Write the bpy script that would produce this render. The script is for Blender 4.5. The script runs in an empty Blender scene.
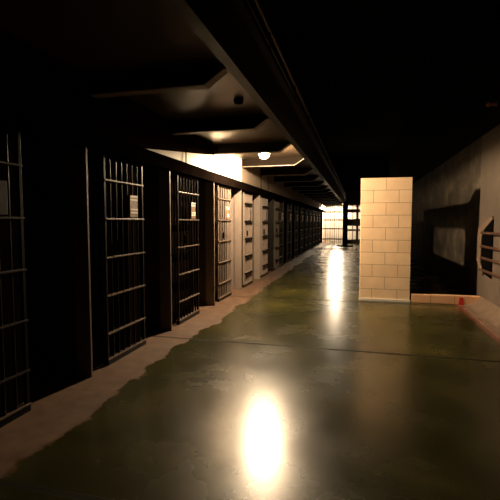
import bpy, bmesh, math, random
from mathutils import Vector, Matrix
random.seed(7)
sc = bpy.context.scene
C = sc.collection

# ------------------------------------------------------------------ materials
def new_mat(name):
    m = bpy.data.materials.new(name); m.use_nodes = True
    nt = m.node_tree; b = nt.nodes['Principled BSDF']
    return m, nt, b

def paint(name, col, rough=0.5, var=0.25, scale=6.0, metallic=0.0, bump=0.0, spec=0.5):
    m, nt, b = new_mat(name); N, L = nt.nodes, nt.links
    tc = N.new('ShaderNodeTexCoord')
    n = N.new('ShaderNodeTexNoise'); n.inputs['Scale'].default_value = scale; n.inputs['Detail'].default_value = 6
    L.new(tc.outputs['Object'], n.inputs['Vector'])
    r = N.new('ShaderNodeValToRGB')
    r.color_ramp.elements[0].position = 0.3; r.color_ramp.elements[1].position = 0.7
    r.color_ramp.elements[0].color = (*[c*(1-var) for c in col], 1)
    r.color_ramp.elements[1].color = (*[min(1, c*(1+var*0.5)) for c in col], 1)
    L.new(n.outputs['Fac'], r.inputs['Fac']); L.new(r.outputs['Color'], b.inputs['Base Color'])
    b.inputs['Roughness'].default_value = rough; b.inputs['Metallic'].default_value = metallic
    b.inputs['Specular IOR Level'].default_value = spec
    if bump:
        bp = N.new('ShaderNodeBump'); bp.inputs['Strength'].default_value = bump; bp.inputs['Distance'].default_value = 0.01
        L.new(n.outputs['Fac'], bp.inputs['Height']); L.new(bp.outputs['Normal'], b.inputs['Normal'])
    return m

def emit(name, col, strength):
    m, nt, b = new_mat(name)
    b.inputs['Base Color'].default_value = (0.9, 0.88, 0.8, 1)
    b.inputs['Emission Color'].default_value = (*col, 1)
    b.inputs['Emission Strength'].default_value = strength
    return m

M = {}
M['soffit']   = paint('tan_gloss_paint', (0.048, 0.030, 0.016), 0.32, 0.2, 3)
M['flange']   = paint('worn_flange_paint', (0.16, 0.12, 0.08), 0.5, 0.2, 6)
M['web']      = paint('brown_beam_paint', (0.006, 0.0038, 0.0022), 0.7, 0.2, 4, spec=0.02)
M['fascia']   = paint('dark_brown_steel', (0.006, 0.0037, 0.002), 0.5, 0.3, 4, spec=0.2)
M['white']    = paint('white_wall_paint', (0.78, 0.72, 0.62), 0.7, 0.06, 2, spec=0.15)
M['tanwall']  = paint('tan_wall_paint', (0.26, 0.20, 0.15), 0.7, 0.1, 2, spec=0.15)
M['sheet']    = paint('brown_sheet_paint', (0.010, 0.0055, 0.0026), 0.8, 0.2, 3, spec=0.0)  # shade colour for the sheet on the upper left wall
M['endwall']  = paint('end_wall_paint', (0.30, 0.27, 0.23), 0.7, 0.06, 2, spec=0.15)
M['agedplate']= paint('aged_sheet_paint', (0.075, 0.056, 0.038), 0.6, 0.2, 6)  # shaded copy of the grey sheet paint, for the dimmest plated door
M['side']     = paint('brown_side_plate_paint', (0.022, 0.0125, 0.006), 0.7, 0.2, 3, spec=0.1)  # deepest shaded copy of the cell wall paint
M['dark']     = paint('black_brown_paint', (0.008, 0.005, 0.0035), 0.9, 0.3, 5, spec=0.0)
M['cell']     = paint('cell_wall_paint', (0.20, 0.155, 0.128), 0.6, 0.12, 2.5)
M['cellold']  = paint('aged_cell_wall_paint', (0.060, 0.044, 0.032), 0.7, 0.2, 2.5)  # shaded copy of the cell wall paint
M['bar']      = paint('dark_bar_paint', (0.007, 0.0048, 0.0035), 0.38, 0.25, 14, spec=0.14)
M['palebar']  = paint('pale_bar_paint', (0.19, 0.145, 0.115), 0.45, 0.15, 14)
M['strap']    = paint('worn_strap_paint', (0.13, 0.092, 0.066), 0.4, 0.25, 14)
M['rawstrap'] = paint('unpainted_dark_strap', (0.022, 0.015, 0.010), 0.5, 0.25, 14, spec=0.2)  # shaded copy of the strap paint, for the dim nearest door
M['plate']    = paint('grey_sheet_paint', (0.19, 0.148, 0.118), 0.5, 0.15, 6)
M['header']   = paint('dark_track_paint', (0.004, 0.0025, 0.0018), 0.9, 0.3, 4, spec=0.0)
M['lockbox']  = paint('brown_box_paint', (0.22, 0.125, 0.07), 0.5, 0.25, 20)
M['card']     = paint('off_white_card', (0.8, 0.7, 0.58), 0.6, 0.1, 20)
M['rightwall']= paint('grey_wall_paint', (0.105, 0.080, 0.060), 0.6, 0.25, 1.7, bump=0.15)
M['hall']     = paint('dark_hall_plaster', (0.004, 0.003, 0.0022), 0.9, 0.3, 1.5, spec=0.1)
M['cove']     = paint('pale_pink_concrete', (0.17, 0.115, 0.078), 0.6, 0.25, 5, bump=0.1)
M['pipe']     = paint('brown_pipe_paint', (0.07, 0.033, 0.02), 0.45, 0.2, 9)
M['black']    = paint('black_enamel', (0.003, 0.0028, 0.0028), 0.8, 0.2, 9, spec=0.0)
M['red']      = paint('red_paint', (0.55, 0.02, 0.012), 0.5, 0.2, 25)
M['porcelain']= paint('white_porcelain', (0.7, 0.66, 0.6), 0.3, 0.05, 9)
M['rust']     = paint('rust_brown_metal', (0.28, 0.12, 0.05), 0.6, 0.3, 25)
M['grille']   = paint('dark_grille_paint', (0.06, 0.04, 0.03), 0.5, 0.3, 9)
M['bulb']     = emit('lit_frosted_glass', (1.0, 0.74, 0.46), 9500.0)
M['bulb_far'] = emit('lit_frosted_glass_far', (1.0, 0.78, 0.54), 17000.0)

def glare_globe_mat():
    m = bpy.data.materials.new('thin_frosted_globe'); m.use_nodes = True
    N, L = m.node_tree.nodes, m.node_tree.links
    for n in list(N): N.remove(n)
    o = N.new('ShaderNodeOutputMaterial'); mx = N.new('ShaderNodeMixShader'); mx.inputs[0].default_value = 0.01
    tr = N.new('ShaderNodeBsdfTransparent'); tl = N.new('ShaderNodeBsdfTranslucent'); tl.inputs['Color'].default_value = (1, 0.93, 0.85, 1)
    L.new(tr.outputs[0], mx.inputs[1]); L.new(tl.outputs[0], mx.inputs[2]); L.new(mx.outputs[0], o.inputs[0])
    return m
M['globe'] = glare_globe_mat()

# right-hand shower wall with peeling plaster
def peeling():
    m, nt, b = new_mat('peeling_shower_plaster'); N, L = nt.nodes, nt.links
    tc = N.new('ShaderNodeTexCoord')
    mp = N.new('ShaderNodeMapping'); mp.inputs['Scale'].default_value = (1, 0.55, 0.9)
    L.new(tc.outputs['Object'], mp.inputs['Vector'])
    n = N.new('ShaderNodeTexNoise'); n.inputs['Scale'].default_value = 3.2; n.inputs['Detail'].default_value = 8; n.inputs['Roughness'].default_value = 0.65
    L.new(mp.outputs['Vector'], n.inputs['Vector'])
    r = N.new('ShaderNodeValToRGB')
    e = r.color_ramp.elements
    e[0].position = 0.40; e[0].color = (0.026, 0.019, 0.013, 1)
    e[1].position = 0.56; e[1].color = (0.062, 0.047, 0.033, 1)
    x = e.new(0.72); x.color = (0.16, 0.13, 0.085, 1)
    L.new(n.outputs['Fac'], r.inputs['Fac']); L.new(r.outputs['Color'], b.inputs['Base Color'])
    b.inputs['Roughness'].default_value = 0.65
    return m
M['peel'] = peeling()

def tile_mat(name, base, x0, z0, bw, rh, odd_shift):
    m, nt, b = new_mat(name); N, L = nt.nodes, nt.links
    tc = N.new('ShaderNodeTexCoord'); sp = N.new('ShaderNodeSeparateXYZ'); L.new(tc.outputs['Object'], sp.inputs[0])
    ad = N.new('ShaderNodeMath'); ad.operation = 'ADD'; L.new(sp.outputs['X'], ad.inputs[0])
    L.new(sp.outputs['Y'], ad.inputs[1])
    a2 = N.new('ShaderNodeMath'); a2.operation = 'ADD'; a2.inputs[1].default_value = -x0; L.new(ad.outputs[0], a2.inputs[0])
    a3 = N.new('ShaderNodeMath'); a3.operation = 'ADD'; a3.inputs[1].default_value = -z0; L.new(sp.outputs['Z'], a3.inputs[0])
    cb = N.new('ShaderNodeCombineXYZ'); L.new(a2.outputs[0], cb.inputs[0]); L.new(a3.outputs[0], cb.inputs[1])
    br = N.new('ShaderNodeTexBrick'); L.new(cb.outputs[0], br.inputs['Vector'])
    br.offset = odd_shift; br.offset_frequency = 2; br.squash = 1.0
    br.inputs['Scale'].default_value = 1.0
    br.inputs['Brick Width'].default_value = bw; br.inputs['Row Height'].default_value = rh
    br.inputs['Mortar Size'].default_value = 0.004; br.inputs['Mortar Smooth'].default_value = 0.1
    br.inputs['Bias'].default_value = 0.0
    br.inputs['Color1'].default_value = (*base, 1)
    br.inputs['Color2'].default_value = (base[0]*0.95, base[1]*0.92, base[2]*0.88, 1)
    br.inputs['Mortar'].default_value = (base[0]*0.35, base[1]*0.27, base[2]*0.2, 1)
    n = N.new('ShaderNodeTexNoise'); n.inputs['Scale'].default_value = 5; n.inputs['Detail'].default_value = 5
    L.new(tc.outputs['Object'], n.inputs['Vector'])
    mx = N.new('ShaderNodeMix'); mx.data_type = 'RGBA'; mx.blend_type = 'MULTIPLY'; mx.inputs[0].default_value = 0.25
    L.new(br.outputs['Color'], mx.inputs[6]); L.new(n.outputs['Fac'], mx.inputs[7])
    L.new(mx.outputs[2], b.inputs['Base Color'])
    b.inputs['Roughness'].default_value = 0.28
    bp = N.new('ShaderNodeBump'); bp.inputs['Strength'].default_value = 0.4; bp.inputs['Distance'].default_value = 0.004; bp.invert = True
    L.new(br.outputs['Fac'], bp.inputs['Height']); L.new(bp.outputs['Normal'], b.inputs['Normal'])
    return m
M['tile'] = tile_mat('glazed_block', (0.95, 0.70, 0.46), 0.04+8.24, 0.0, 0.455, 0.232, 0.5)
M['kerbtile'] = tile_mat('glazed_kerb_block', (0.84, 0.50, 0.29), 0.9+8.24, -0.005, 0.41, 0.4, 0.0)

def floor_mat():
    m, nt, b = new_mat('green_painted_concrete'); N, L = nt.nodes, nt.links
    tc = N.new('ShaderNodeTexCoord'); P = tc.outputs['Object']
    sp = N.new('ShaderNodeSeparateXYZ'); L.new(P, sp.inputs[0])
    def noise(scale, detail=5, rough=0.55, dist=0.0):
        n = N.new('ShaderNodeTexNoise'); n.inputs['Scale'].default_value = scale; n.inputs['Detail'].default_value = detail
        n.inputs['Roughness'].default_value = rough; n.inputs['Distortion'].default_value = dist
        L.new(P, n.inputs['Vector']); return n.outputs['Fac']
    def ramp(src, stops):
        r = N.new('ShaderNodeValToRGB'); e = r.color_ramp.elements
        while len(e) < len(stops): e.new(0.5)
        for i, (p, c) in enumerate(stops): e[i].position = p; e[i].color = (*c, 1)
        L.new(src, r.inputs['Fac']); return r.outputs['Color']
    def mix(fac, a, c, mode='MIX'):
        x = N.new('ShaderNodeMix'); x.data_type = 'RGBA'; x.blend_type = mode
        if isinstance(fac, float): x.inputs[0].default_value = fac
        else: L.new(fac, x.inputs[0])
        for s, v in ((6, a), (7, c)):
            if isinstance(v, tuple): x.inputs[s].default_value = (*v, 1)
            else: L.new(v, x.inputs[s])
        return x.outputs[2]
    def mth(op, a, c):
        x = N.new('ShaderNodeMath'); x.operation = op
        for s, v in ((0, a), (1, c)):
            if isinstance(v, (int, float)): x.inputs[s].default_value = v
            else: L.new(v, x.inputs[s])
        return x.outputs[0]
    def step(src, lo, hi):
        x = N.new('ShaderNodeMapRange'); x.clamp = True
        L.new(src, x.inputs[0]); x.inputs[1].default_value = lo; x.inputs[2].default_value = hi
        return x.outputs[0]
    g = ramp(noise(1.1, 5, 0.55, 0.3), [(0.35, (0.020, 0.0195, 0.005)), (0.52, (0.034, 0.032, 0.0085)), (0.68, (0.064, 0.054, 0.013))])
    worn = step(noise(2.1, 5, 0.55, 0.5), 0.56, 0.74)
    g = mix(mth('MULTIPLY', worn, 0.3), g, (0.11, 0.085, 0.045))
    spots = step(noise(9.0, 4), 0.70, 0.78)
    g = mix(mth('MULTIPLY', spots, 0.35), g, (0.12, 0.095, 0.055))
    # bare salmon concrete along the cells, with a ragged edge
    wob = mth('ADD', mth('MULTIPLY', mth('SUBTRACT', noise(1.6, 6, 0.6), 0.5), 0.55),
              mth('MULTIPLY', mth('SUBTRACT', noise(0.55, 2), 0.5), 0.35))
    edge = mth('ADD', sp.outputs['X'], wob)
    bare = ramp(noise(6, 6), [(0.3, (0.07, 0.036, 0.019)), (0.7, (0.14, 0.08, 0.047))])
    lf = mth('SUBTRACT', 1.0, step(edge, -2.065, -2.02))
    col = mix(lf, g, bare)
    # red line and pink margin along the right wall, up to the kerb
    wob2 = mth('ADD', sp.outputs['X'], mth('MULTIPLY', mth('SUBTRACT', noise(2.5, 3), 0.5), 0.06))
    redl = step(wob2, 1.70, 1.73)
    col = mix(redl, col, (0.15, 0.045, 0.03))
    pinkl = step(wob2, 1.76, 1.80)
    col = mix(pinkl, col, (0.20, 0.12, 0.085))
    # saw-cut joints across the corridor
    jf = None
    for y in (4.95, 8.06, 12.9, 17.9, 22.9, 1.9):
        d = mth('ABSOLUTE', mth('SUBTRACT', sp.outputs['Y'], y), 0)
        s = mth('SUBTRACT', 1.0, step(d, 0.018, 0.034))
        jf = s if jf is None else mth('MAXIMUM', jf, s)
    col = mix(mth('MULTIPLY', jf, 0.75), col, (0.004, 0.003, 0.002))
    L.new(col, b.inputs['Base Color'])
    ro = N.new('ShaderNodeMapRange'); L.new(noise(1.7, 4, 0.5, 0.3), ro.inputs[0])
    ro.inputs[1].default_value = 0.3; ro.inputs[2].default_value = 0.7
    ro.inputs[3].default_value = 0.225; ro.inputs[4].default_value = 0.295
    rr = mth('MAXIMUM', ro.outputs[0], mth('MULTIPLY', lf, 0.6))
    rr = mth('MAXIMUM', rr, mth('MULTIPLY', jf, 0.75))
    L.new(rr, b.inputs['Roughness'])
    L.new(mth('MULTIPLY', mth('SUBTRACT', 1.0, mth('MULTIPLY', jf, 0.8)), 0.40), b.inputs['Specular IOR Level'])
    bp = N.new('ShaderNodeBump'); bp.inputs['Strength'].default_value = 0.02; bp.inputs['Distance'].default_value = 0.01
    L.new(noise(14, 5), bp.inputs['Height']); L.new(bp.outputs['Normal'], b.inputs['Normal'])
    return m
M['floor'] = floor_mat()

# ------------------------------------------------------------------ mesh helpers
def box(bm, x0, x1, y0, y1, z0, z1):
    vs = [bm.verts.new(p) for p in ((x0,y0,z0),(x1,y0,z0),(x1,y1,z0),(x0,y1,z0),(x0,y0,z1),(x1,y0,z1),(x1,y1,z1),(x0,y1,z1))]
    for f in ((0,3,2,1),(4,5,6,7),(0,1,5,4),(1,2,6,5),(2,3,7,6),(3,0,4,7)): bm.faces.new([vs[i] for i in f])
    return vs
def tube(bm, p0, p1, r, seg=12):
    p0, p1 = Vector(p0), Vector(p1); d = p1 - p0
    rot = d.to_track_quat('Z', 'Y').to_matrix().to_4x4()
    mat = Matrix.Translation((p0 + p1) / 2) @ rot
    bmesh.ops.create_cone(bm, cap_ends=True, segments=seg, radius1=r, radius2=r, depth=d.length, matrix=mat)
def prism(bm, pts, axis, a, b):
    """extrude a 2-D outline along an axis: 'x' (pts = y,z), 'y' (pts = x,z)"""
    mk = (lambda p, t: (t, p[0], p[1])) if axis == 'x' else (lambda p, t: (p[0], t, p[1]))
    A = [bm.verts.new(mk(p, a)) for p in pts]; B = [bm.verts.new(mk(p, b)) for p in pts]
    n = len(pts)
    bm.faces.new(A); bm.faces.new(B[::-1])
    for i in range(n): bm.faces.new([A[i], B[i], B[(i+1) % n], A[(i+1) % n]])
def lathe(bm, prof, seg=24, c=(0,0,0)):
    rings = []
    for r, z in prof:
        if r < 1e-5: rings.append([bm.verts.new((c[0], c[1], c[2]+z))])
        else: rings.append([bm.verts.new((c[0]+r*math.cos(2*math.pi*i/seg), c[1]+r*math.sin(2*math.pi*i/seg), c[2]+z)) for i in range(seg)])
    for a, b in zip(rings, rings[1:]):
        for i in range(seg):
            j = (i+1) % seg
            q = [a[i % len(a)], a[j % len(a)], b[j % len(b)], b[i % len(b)]]
            q = list(dict.fromkeys(q))
            if len(q) > 2: bm.faces.new(q)
def obj(name, bm, mat, parent=None, bevel=0.0, smooth=False):
    bmesh.ops.recalc_face_normals(bm, faces=bm.faces)
    me = bpy.data.meshes.new(name); bm.to_mesh(me); bm.free()
    o = bpy.data.objects.new(name, me); C.objects.link(o)
    me.materials.append(mat)
    if smooth:
        for p in me.polygons: p.use_smooth = True
        me.set_sharp_from_angle(angle=math.radians(40))
    if bevel:
        b = o.modifiers.new('bevel', 'BEVEL'); b.width = bevel; b.segments = 2; b.limit_method = 'ANGLE'
    if parent: o.parent = parent
    return o
def NB(): return bmesh.new()
def bx(name, mat, *d, parent=None, bevel=0.0):
    bm = NB(); box(bm, *d); return obj(name, bm, mat, parent, bevel)
def tag(o, label, cat, group=None):
    o['label'] = label; o['category'] = cat; o['kind'] = 'thing'
    if group: o['group'] = group
    return o
def thing(name, label, cat, loc=(0,0,0), group=None):
    o = bpy.data.objects.new(name, None); C.objects.link(o); o.location = loc
    o.empty_display_size = 0.2
    return tag(o, label, cat, group)
def struct(o):
    o['kind'] = 'structure'; return o
def copy_tree(o, parent=None):
    c = o.copy(); C.objects.link(c)
    if parent: c.parent = parent
    for ch in list(o.children): copy_tree(ch, c)
    return c

# ------------------------------------------------------------------ the setting
YA, YB = -3.0, 33.2          # corridor from behind the camera to its end wall
XL, XR = -2.5, 2.15
HALL = 6.5
P0, PITCH = 3.8, 1.8         # near edge of the first whole cell door, cell pitch
NCELL = 16                   # doors k = -1 .. 14

struct(bx('floor', M['floor'], -5.1, XR+0.1, YA, YB+0.1, -0.1, 0.0))
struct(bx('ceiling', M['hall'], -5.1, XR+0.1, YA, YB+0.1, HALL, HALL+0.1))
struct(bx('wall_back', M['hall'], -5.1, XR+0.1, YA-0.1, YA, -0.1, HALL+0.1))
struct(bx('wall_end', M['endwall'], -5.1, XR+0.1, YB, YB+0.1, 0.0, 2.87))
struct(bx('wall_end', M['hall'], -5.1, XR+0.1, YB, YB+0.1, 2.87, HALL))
# left wall above the cells: white strip under the gallery, dark hall wall above it
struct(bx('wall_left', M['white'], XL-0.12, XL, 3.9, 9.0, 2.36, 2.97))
struct(bx('wall_left', M['tanwall'], XL-0.12, XL, 9.0, 28.0, 2.36, 2.97))  # darker copy of the white paint, dimming the wall past the lamp
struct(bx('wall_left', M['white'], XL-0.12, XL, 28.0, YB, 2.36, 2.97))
struct(bx('wall_left', M['dark'], XL-0.12, XL, YA, 3.9, 2.36, 2.97))  # dark stretch paints in the shade on the near wall
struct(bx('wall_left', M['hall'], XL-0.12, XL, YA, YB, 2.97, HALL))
struct(bx('wall_left', M['white'], XL-0.12, XL-0.105, 30.6, YB, 0.0, 2.36))
struct(bx('wall_cell_back', M['cell'], -5.0, -4.9, YA, 30.6, 0.0, 2.36))
struct(bx('ceiling', M['cell'], -5.0, XL-0.12, YA, 30.6, 2.36, 2.44))
# piers and cell side walls
for k in range(-1, NCELL):
    y = P0 + PITCH*k
    struct(bx('wall_pier', M['dark'], -2.72, -2.60, y-0.30, y+0.80, 0.0, 2.20))
    struct(bx('wall_partition', M['cell'] if k == 3 else M['cellold'] if k < 5 else M['side'], -4.9, -2.61, y-0.31, y-0.19, 0.0, 2.36))  # full paint only in the cell by the lamp, shade painted into the rest
# right-hand wall
struct(bx('wall_right', M['rightwall'], XR, XR+0.1, YA, 8.55, 0.0, 3.05))
struct(bx('wall_right', M['peel'], XR, XR+0.1, 8.55, YB, 0.0, 3.05))
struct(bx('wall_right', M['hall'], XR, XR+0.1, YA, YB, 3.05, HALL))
# curved concrete cove at its foot
bm = NB()
pts = [(XR, 0.0)] + [(1.86 + 0.29*t, 0.17*t**2.2) for t in [i/8 for i in range(9)]]
prism(bm, pts, 'y', YA, 8.24)
struct(obj('baseboard_right', bm, M['cove'], smooth=True))

# shower partition behind the tiled pillar, with an observation opening
px0, px1 = 0.83, 0.93
bm = NB()
box(bm, px0, px1, 8.50, 8.79, 0, 2.17); box(bm, px0, px1, 8.79, 11.47, 0, 1.28)
box(bm, px0, px1, 8.79, 11.47, 1.83, 2.17); box(bm, px0, px1, 11.47, 12.76, 0, 2.17)
box(bm, px0, px1, 12.76, 15.1, 0, 1.9); box(bm, px0, px1, 15.1, 24.0, 0, 2.17)
struct(obj('wall_shower', bm, M['cell']))

# ------------------------------------------------------------------ gallery above the cells
GX = -0.972
gal = thing('gallery', 'long brown overhead gallery walkway running above the cell doors', 'walkway', (XL, 0, 2.87))
def gp(o):
    o.parent = gal; o.matrix_parent_inverse = Matrix.Translation(gal.location).inverted(); return o
gp(bx('deck', M['soffit'], XL, GX, YA, YB, 2.87, 2.97))
bm = NB()
box(bm, GX, GX+0.02, YA, YB, 2.725, 3.18)
box(bm, GX-0.07, GX, YA, YB, 2.725, 2.740)
box(bm, GX-0.07, GX+0.09, YA, YB, 3.18, 3.20)
gp(obj('fascia', bm, M['fascia']))
BO = 0.016
for k in range(-3, 17):
    y = 3.6 + 1.8*k
    if y < YA + 0.2 or y > YB - 0.2: continue
    bm = NB()
    prism(bm, [(XL+BO, 2.87), (XL+BO, 2.708), (-1.33, 2.708), (-1.15, 2.828), (GX, 2.828), (GX, 2.87)], 'y', y-0.045, y+0.045)
    wb = gp(obj('bracket_beam', bm, M['web']))
    bm = NB()
    prism(bm, [(XL+BO, 2.708), (XL+BO, 2.695), (-1.328, 2.695), (-1.148, 2.815), (GX, 2.815), (GX, 2.828), (-1.15, 2.828), (-1.33, 2.708)], 'y', y-0.055, y+0.055)
    fl = obj('bottom_flange', bm, M['flange']); fl.parent = wb
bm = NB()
prism(bm, [(YA+0.02, 2.363), (4.50, 2.363), (7.14, 2.68), (7.14, 2.866), (YA+0.02, 2.866)], 'x', XL+0.003, XL+0.013)  # dark sheet cut to the beam's shadow edge on the wall
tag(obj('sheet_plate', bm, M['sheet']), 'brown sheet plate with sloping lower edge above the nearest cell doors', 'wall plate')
bm = NB(); tube(bm, (GX+0.03, YA, 3.51), (GX+0.03, YB, 3.51), 0.022); gp(obj('handrail', bm, M['pipe'], smooth=True))
bm = NB(); tube(bm, (GX+0.03, YA, 3.36), (GX+0.03, YB, 3.36), 0.014); gp(obj('middle_rail', bm, M['fascia'], smooth=True))
for k in range(-1, 17):
    y = 2.7 + 1.8*k
    bm = NB(); tube(bm, (GX+0.03, y, 3.20), (GX+0.03, y, 3.51), 0.018); gp(obj('post', bm, M['fascia'], smooth=True))

bm = NB(); lathe(bm, [(0, 0.0), (0.055, 0.0), (0.055, -0.03), (0.045, -0.045), (0, -0.045)], 20)
o = obj('junction_box', bm, M['dark'], smooth=True); o.location = (-1.32, 4.62, 2.869)
tag(o, 'small round dark junction box under the near gallery ceiling panel', 'junction box')

# ------------------------------------------------------------------ track cover, rods
tc_ = thing('door_track_cover', 'long dark steel track cover running above all cell doors', 'track cover', (-2.53, 14, 2.2))
def under(root, o):
    o.parent = root; o.matrix_parent_inverse = Matrix.Translation(root.location).inverted(); return o
under(tc_, bx('cover_box', M['header'], -2.60, -2.455, YA, 32.0, 2.20, 2.355, bevel=0.006))
under(tc_, bx('top_lip', M['header'], -2.50, -2.440, YA, 32.0, 2.355, 2.359))
for (y, where) in ((5.82, 'leftmost of the four, at its tapering end'), (7.82, 'second of four from the left'),
                   (10.76, 'third of four from the left'), (11.63, 'rightmost of the four')):
    bm = NB(); tube(bm, (-2.47, y, 2.366), (-2.47, y, 2.87), 0.009, 8)
    tag(obj('hanger_rod', bm, M['dark'], smooth=True),
        'thin hanger rod on the white wall strip, ' + where, 'rod', 'hanger rods above the track cover')

# ------------------------------------------------------------------ cell doors
STRAPS = (1.93, 1.53, 1.13, 0.73, 0.33)
def make_door(kind):
    """origin: near bottom corner; the door runs along +Y. kind: dark, lit, plated, far"""
    t = thing('cell_door', '', 'cell door')
    W = 0.655 if kind == 'far' else 0.80
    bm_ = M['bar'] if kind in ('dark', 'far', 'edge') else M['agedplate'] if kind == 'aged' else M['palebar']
    for y in (0.0, W-0.03):
        bx('stile', bm_, -0.015, 0.015, y, y+0.03, 0.03, 2.19, parent=t, bevel=0.003)
    bx('top_rail', M['header'], -0.02, 0.02, 0.03, W-0.03, 2.15, 2.19, parent=t)
    bx('bottom_rail', M['bar'], -0.03, 0.022, 0.0, W, 0.0, 0.055, parent=t)
    bx('sill_strip', M['strap'], -0.03, 0.03, 0.0, W, 0.055, 0.065, parent=t)
    for i in range(6):
        y = 0.015 + (W-0.03)*(i+1)/7
        bm = NB(); tube(bm, (0, y, 0.065), (0, y, 2.15), 0.0115, 10)
        obj('bar', bm, bm_, t, smooth=True)
    for z in STRAPS:
        if kind in ('plated', 'aged'):
            st = bx('strap', M['bar'], 0.012, 0.040, 0.10, W-0.12, z-0.05, z, parent=t)  # dark box stands for the shadow under each strap lip
            bx('strap_lip', bm_, 0.012, 0.055, 0.08, W-0.10, z, z+0.010, parent=st)
        else:
            bx('strap', M['rawstrap'] if kind == 'edge' else M['strap'], -0.018, 0.030, 0.0, W, z-0.008, z+0.008, parent=t, bevel=0.002)
    lb = bx('lock_box', bm_ if kind in ('plated', 'aged') else M['rawstrap'] if kind == 'edge' else M['lockbox'], -0.01, 0.03, 0.47, 0.64, 1.55, 1.80, parent=t, bevel=0.004)
    if kind not in ('plated', 'aged'):
        for z in (1.785, 1.75, 1.64, 1.605):
            bx('card_strip', M['card'], 0.03, 0.033, 0.475, 0.635, z-0.010, z+0.010, parent=lb) if kind != 'edge' else None
    bx('pull_handle', M['dark'], 0.02, 0.055, 0.20, 0.225, 1.18, 1.30, parent=t, bevel=0.005)
    if kind in ('plated', 'aged'):
        bx('backing_sheet', M['agedplate'] if kind == 'aged' else M['plate'], -0.024, -0.014, 0.02, W-0.02, 0.065, 2.15, parent=t)
    return t
ordn = ['first', 'second', 'third', 'fourth', 'fifth', 'sixth', 'seventh', 'eighth', 'ninth', 'tenth', 'eleventh', 'twelfth',
        'thirteenth', 'fourteenth', 'fifteenth', 'sixteenth']
protos = {q: make_door(q) for q in ('dark', 'lit', 'plated', 'aged', 'far', 'edge')}
used = set()
for k in range(-1, NCELL-1):
    q = 'edge' if k < 0 else 'lit' if k == 2 else 'plated' if k in (3, 4) else 'aged' if k == 5 else 'dark' if k < 6 else 'far'  # door paints put in the light: pale by the lamp, darker away from it
    if q in used: d = copy_tree(protos[q])
    else: d = protos[q]; used.add(q)
    # the first seven doors stand slid open in front of their piers, those farther off are shut over their doorways
    d.location = (-2.525, P0 + PITCH*k - (0.08 if k < 0 else 0 if k < 6 else 0.995), 0.0)
    if k == -1: lab = 'black barred cell door cut by the left edge of the photo'
    elif k == 0: lab = 'dark barred cell door, nearest whole one, with lit bar tips and lock box'
    elif k == 1: lab = 'dark barred cell door, second whole one from the left, before the double conduit'
    elif k == 2: lab = 'open barred cell door nearest the lamp, bars brightly lit, beside the conduit'
    elif k == 3: lab = 'pale plated cell door, nearest of the three plated ones, brightest lit'
    elif k == 4: lab = 'pale plated cell door, middle of the three plated ones'
    elif k == 5: lab = 'pale plated cell door, farthest and dimmest of the three plated ones'
    elif k == NCELL-2: lab = 'last dark cell door at the far end of the row, by the white end wall'
    else: lab = 'dark shut cell door, ' + ordn[k-6] + ' beyond the three pale plated doors'
    d['label'] = lab; d['category'] = 'cell door'; d['group'] = 'sliding cell doors along the left wall'
for k in range(-1, NCELL):
    y = P0 + PITCH*k - 0.335
    o = bx('jamb_post', M['plate'] if k < 5 else M['bar'], -2.64, -2.475, y, y+0.024, 0.0, 2.20, bevel=0.002)  # far posts painted dark for the fading light
    n = k + 1
    lab = ('steel jamb post just left of the last cell, at the far end of the row' if k == NCELL-1 else
           'steel jamb post, ' + ordn[n] + ' along the cell row counted from the camera')
    tag(o, lab, 'door jamb', 'jamb posts of the cell doorways')
# pipes beside the third whole door
t = thing('conduit', 'pair of thin vertical conduit pipes with a switch box beside the lit barred door', 'conduit', (-2.54, 7.20, 0))
for y in (7.195, 7.245):
    bm = NB(); tube(bm, (-2.535, y, 0.0), (-2.535, y, 1.58), 0.011, 10); under(t, obj('pipe', bm, M['bar'], smooth=True))
    for z in (0.35, 0.75, 1.15, 1.56):
        bm = NB(); tube(bm, (-2.535, y, z-0.02), (-2.535, y, z+0.02), 0.016, 10); under(t, obj('coupling', bm, M['bar'], smooth=True))
under(t, bx('switch_box', M['bar'], -2.60, -2.52, 7.18, 7.27, 1.72, 1.92, bevel=0.004))

# ------------------------------------------------------------------ lamps
def lamp(name, label, x, y, mat, z=2.752, far=False):
    t = thing(name, label, 'lamp', (x, y, 2.868), 'bulbs under the gallery')
    bm = NB(); lathe(bm, [(0, 0), (0.06, 0), (0.06, -0.012), (0.04, -0.025), (0.032, -0.05), (0, -0.05)], 24)
    obj('socket', bm, M['porcelain'], t, smooth=True)
    bm = NB(); c = z - 2.868
    prof = [(0.0, c-0.045)]
    for i in range(1, 12):
        a = -math.pi/2 + math.pi*i/14
        prof.append((0.045*math.cos(a), c + 0.045*math.sin(a)))
    prof += [(0.030, -0.052), (0, -0.052)]
    lathe(bm, prof, 28)
    obj('bulb', bm, mat, t, smooth=True)
    bm = NB(); g = 0.105; c = 2.745 - 2.868  # globe added to give the bulb a wide disc of glare
    lathe(bm, [(0, c-g)] + [(g*math.cos(a), c+g*math.sin(a)) for a in [-math.pi/2 + math.pi*i/16 for i in range(1, 15)]], 32)
    obj('glass_globe', bm, M['globe'], t, smooth=True)
    return t
lamp('ceiling_lamp', 'bright round bulb under the gallery ceiling near the middle of the photo', -1.69, 7.60, M['bulb'])
lamp('ceiling_lamp', 'far bulb under the gallery by the white end wall behind the grille', -1.65, 31.6, M['bulb_far'])

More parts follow.
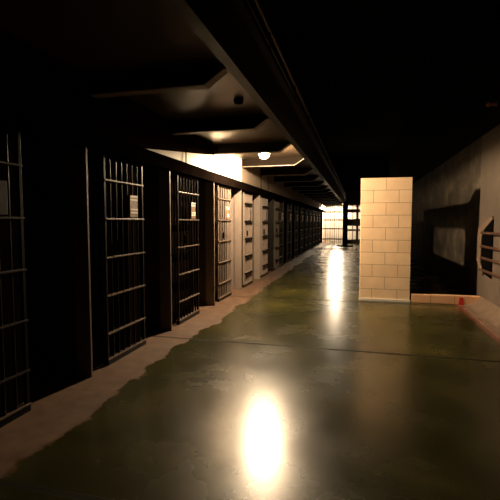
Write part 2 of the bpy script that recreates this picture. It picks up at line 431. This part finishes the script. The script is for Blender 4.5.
# ------------------------------------------------------------------ tiled pillar, kerb
tp = thing('tiled_pillar', 'pale glazed block pillar standing in the corridor', 'pillar', (0.495, 8.37, 0))
o = under(tp, bx('block_face', M['tile'], 0.04, 0.95, 8.24, 8.50, 0.0, 2.32, bevel=0.008))
bm = NB(); box(bm, 0.03, 0.96, 8.225, 8.24, 0.0, 0.05); under(tp, obj('base_strip', bm, M['porcelain'], bevel=0.004))
kb = thing('shower_kerb', 'low glazed tile kerb between the pillar and the right wall', 'kerb', (1.55, 8.3, 0))
under(kb, bx('kerb_block', M['kerbtile'], 0.985, XR, 8.24, 8.38, 0.0, 0.16, bevel=0.01))
bm = NB(); prism(bm, [(1.78, 0.0), (1.87, 0.0), (1.855, 0.135), (1.80, 0.135)], 'y', 8.234, 8.240)
under(kb, obj('red_mark', bm, M['red']))

# ------------------------------------------------------------------ pipe rail on the right wall
pr = thing('pipe_rail', 'four brown horizontal wall pipes ending at a black plate', 'pipe rail', (XR, 7.5, 0.6))
hexa = [(7.66, 1.54), (8.13, 1.36), (8.25, 1.22), (8.25, 0.76), (8.10, 0.60), (7.66, 0.56)]
bm = NB(); prism(bm, hexa, 'x', XR-0.02, XR); under(pr, obj('end_plate', bm, M['black']))
rim = [(7.66, 1.54), (7.70, 1.60), (8.46, 1.38), (8.50, 1.25), (8.50, 0.80), (8.14, 0.56), (8.10, 0.60), (8.25, 0.76), (8.25, 1.22), (8.13, 1.36)]
bm = NB(); prism(bm, rim, 'x', XR-0.03, XR); under(pr, obj('plate_rim', bm, M['cove']))
for z in (1.31, 1.075, 0.875, 0.665):
    bm = NB(); tube(bm, (XR-0.06, 0.6, z), (XR-0.06, 8.12, z), 0.024, 14); under(pr, obj('pipe', bm, M['pipe'], smooth=True))
for y in (1.0, 3.2, 5.4):
    under(pr, bx('bracket', M['black'], XR-0.05, XR, y-0.02, y+0.02, 0.58, 1.40))
bm = NB(); lathe(bm, [(0, 0), (0.05, 0), (0.05, 0.02), (0.035, 0.04), (0.03, 0.09), (0, 0.10)], 18)
wl = thing('wall_lamp', 'small unlit rusty lamp fitting high on the dark right wall', 'lamp', (XR, 7.75, 3.42))
a = obj('base', bm, M['rust'], wl, smooth=True); a.rotation_euler = (0, -math.pi/2, 0)
bm = NB(); bmesh.ops.create_uvsphere(bm, u_segments=16, v_segments=10, radius=0.045, matrix=Matrix.Translation((-0.12, 0, 0)))
obj('glass', bm, M['rust'], wl, smooth=True)

# ------------------------------------------------------------------ column and grille at the far end
sc_ = thing('steel_column', 'black steel column under the gallery edge at the far end', 'column', (-0.78, 26.5, 0))
bm = NB(); box(bm, -0.93, -0.63, 26.30, 26.34, 0.05, 2.69); box(bm, -0.93, -0.63, 26.66, 26.70, 0.05, 2.69); box(bm, -0.80, -0.76, 26.34, 26.66, 0.05, 2.69)
under(sc_, obj('shaft', bm, M['black']))
under(sc_, bx('base_plate', M['black'], -1.25, -0.30, 26.1, 26.9, 0.0, 0.05))
under(sc_, bx('cap_plate', M['black'], -1.12, -0.55, 26.25, 26.75, 2.69, 2.72))

gy = 30.0
gr = thing('barred_grille', 'dark barred grille across the corridor in front of the white end wall', 'grille', (-1.7, gy, 0))
for z in (2.655, 2.19, 1.63, 1.02, 0.30):
    under(gr, bx('cross_bar', M['grille'], -2.42, -1.0, gy-0.03, gy+0.03, z-0.045, z+0.045))
for i in range(10):
    x = -2.36 + i*0.15
    r = 0.026 if i % 2 else 0.015
    bm = NB(); tube(bm, (x, gy, 0.0), (x, gy, 2.715), r, 8); under(gr, obj('bar', bm, M['grille'], smooth=True))
gt = thing('barred_gate', 'dark heavy framed gate between the far column and the tiled pillar', 'gate', (0.1, gy, 0))
for z0, z1 in ((2.68, 3.6), (2.14, 2.38), (1.22, 1.70), (0.86, 1.0), (0.0, 0.28)):
    under(gt, bx('rail', M['grille'], -0.88, 0.80, gy-0.04, gy+0.04, z0, z1))
for x, hw in ((-0.87, 0.07), (-0.38, 0.03), (-0.07, 0.08), (0.25, 0.03), (0.72, 0.07)):
    under(gt, bx('stile', M['grille'], x-hw, x+hw, gy-0.05, gy+0.05, 0.0, 2.7))

# ------------------------------------------------------------------ world, camera, view
w = bpy.data.worlds.new('night'); sc.world = w; w.use_nodes = True
w.node_tree.nodes['Background'].inputs['Color'].default_value = (0, 0, 0, 1)
w.node_tree.nodes['Background'].inputs['Strength'].default_value = 0.0
cam = bpy.data.cameras.new('camera'); co = bpy.data.objects.new('camera', cam); C.objects.link(co)
cam.sensor_width = 36; cam.lens = 36*420/500; cam.clip_start = 0.05; cam.clip_end = 200
co.location = (0, 0, 1.5); co.rotation_euler = (math.radians(90-3.83), 0, math.radians(14.43))
sc.camera = co
sc.view_settings.view_transform = 'Standard'; sc.view_settings.look = 'None'
sc.view_settings.gamma = 1; sc.view_settings.exposure = 0.0
sc.view_settings.use_curve_mapping = False
sc.cycles.max_bounces = 8; sc.cycles.diffuse_bounces = 5; sc.cycles.glossy_bounces = 5
sc.cycles.use_denoising = True
sc.cycles.sample_clamp_indirect = 20
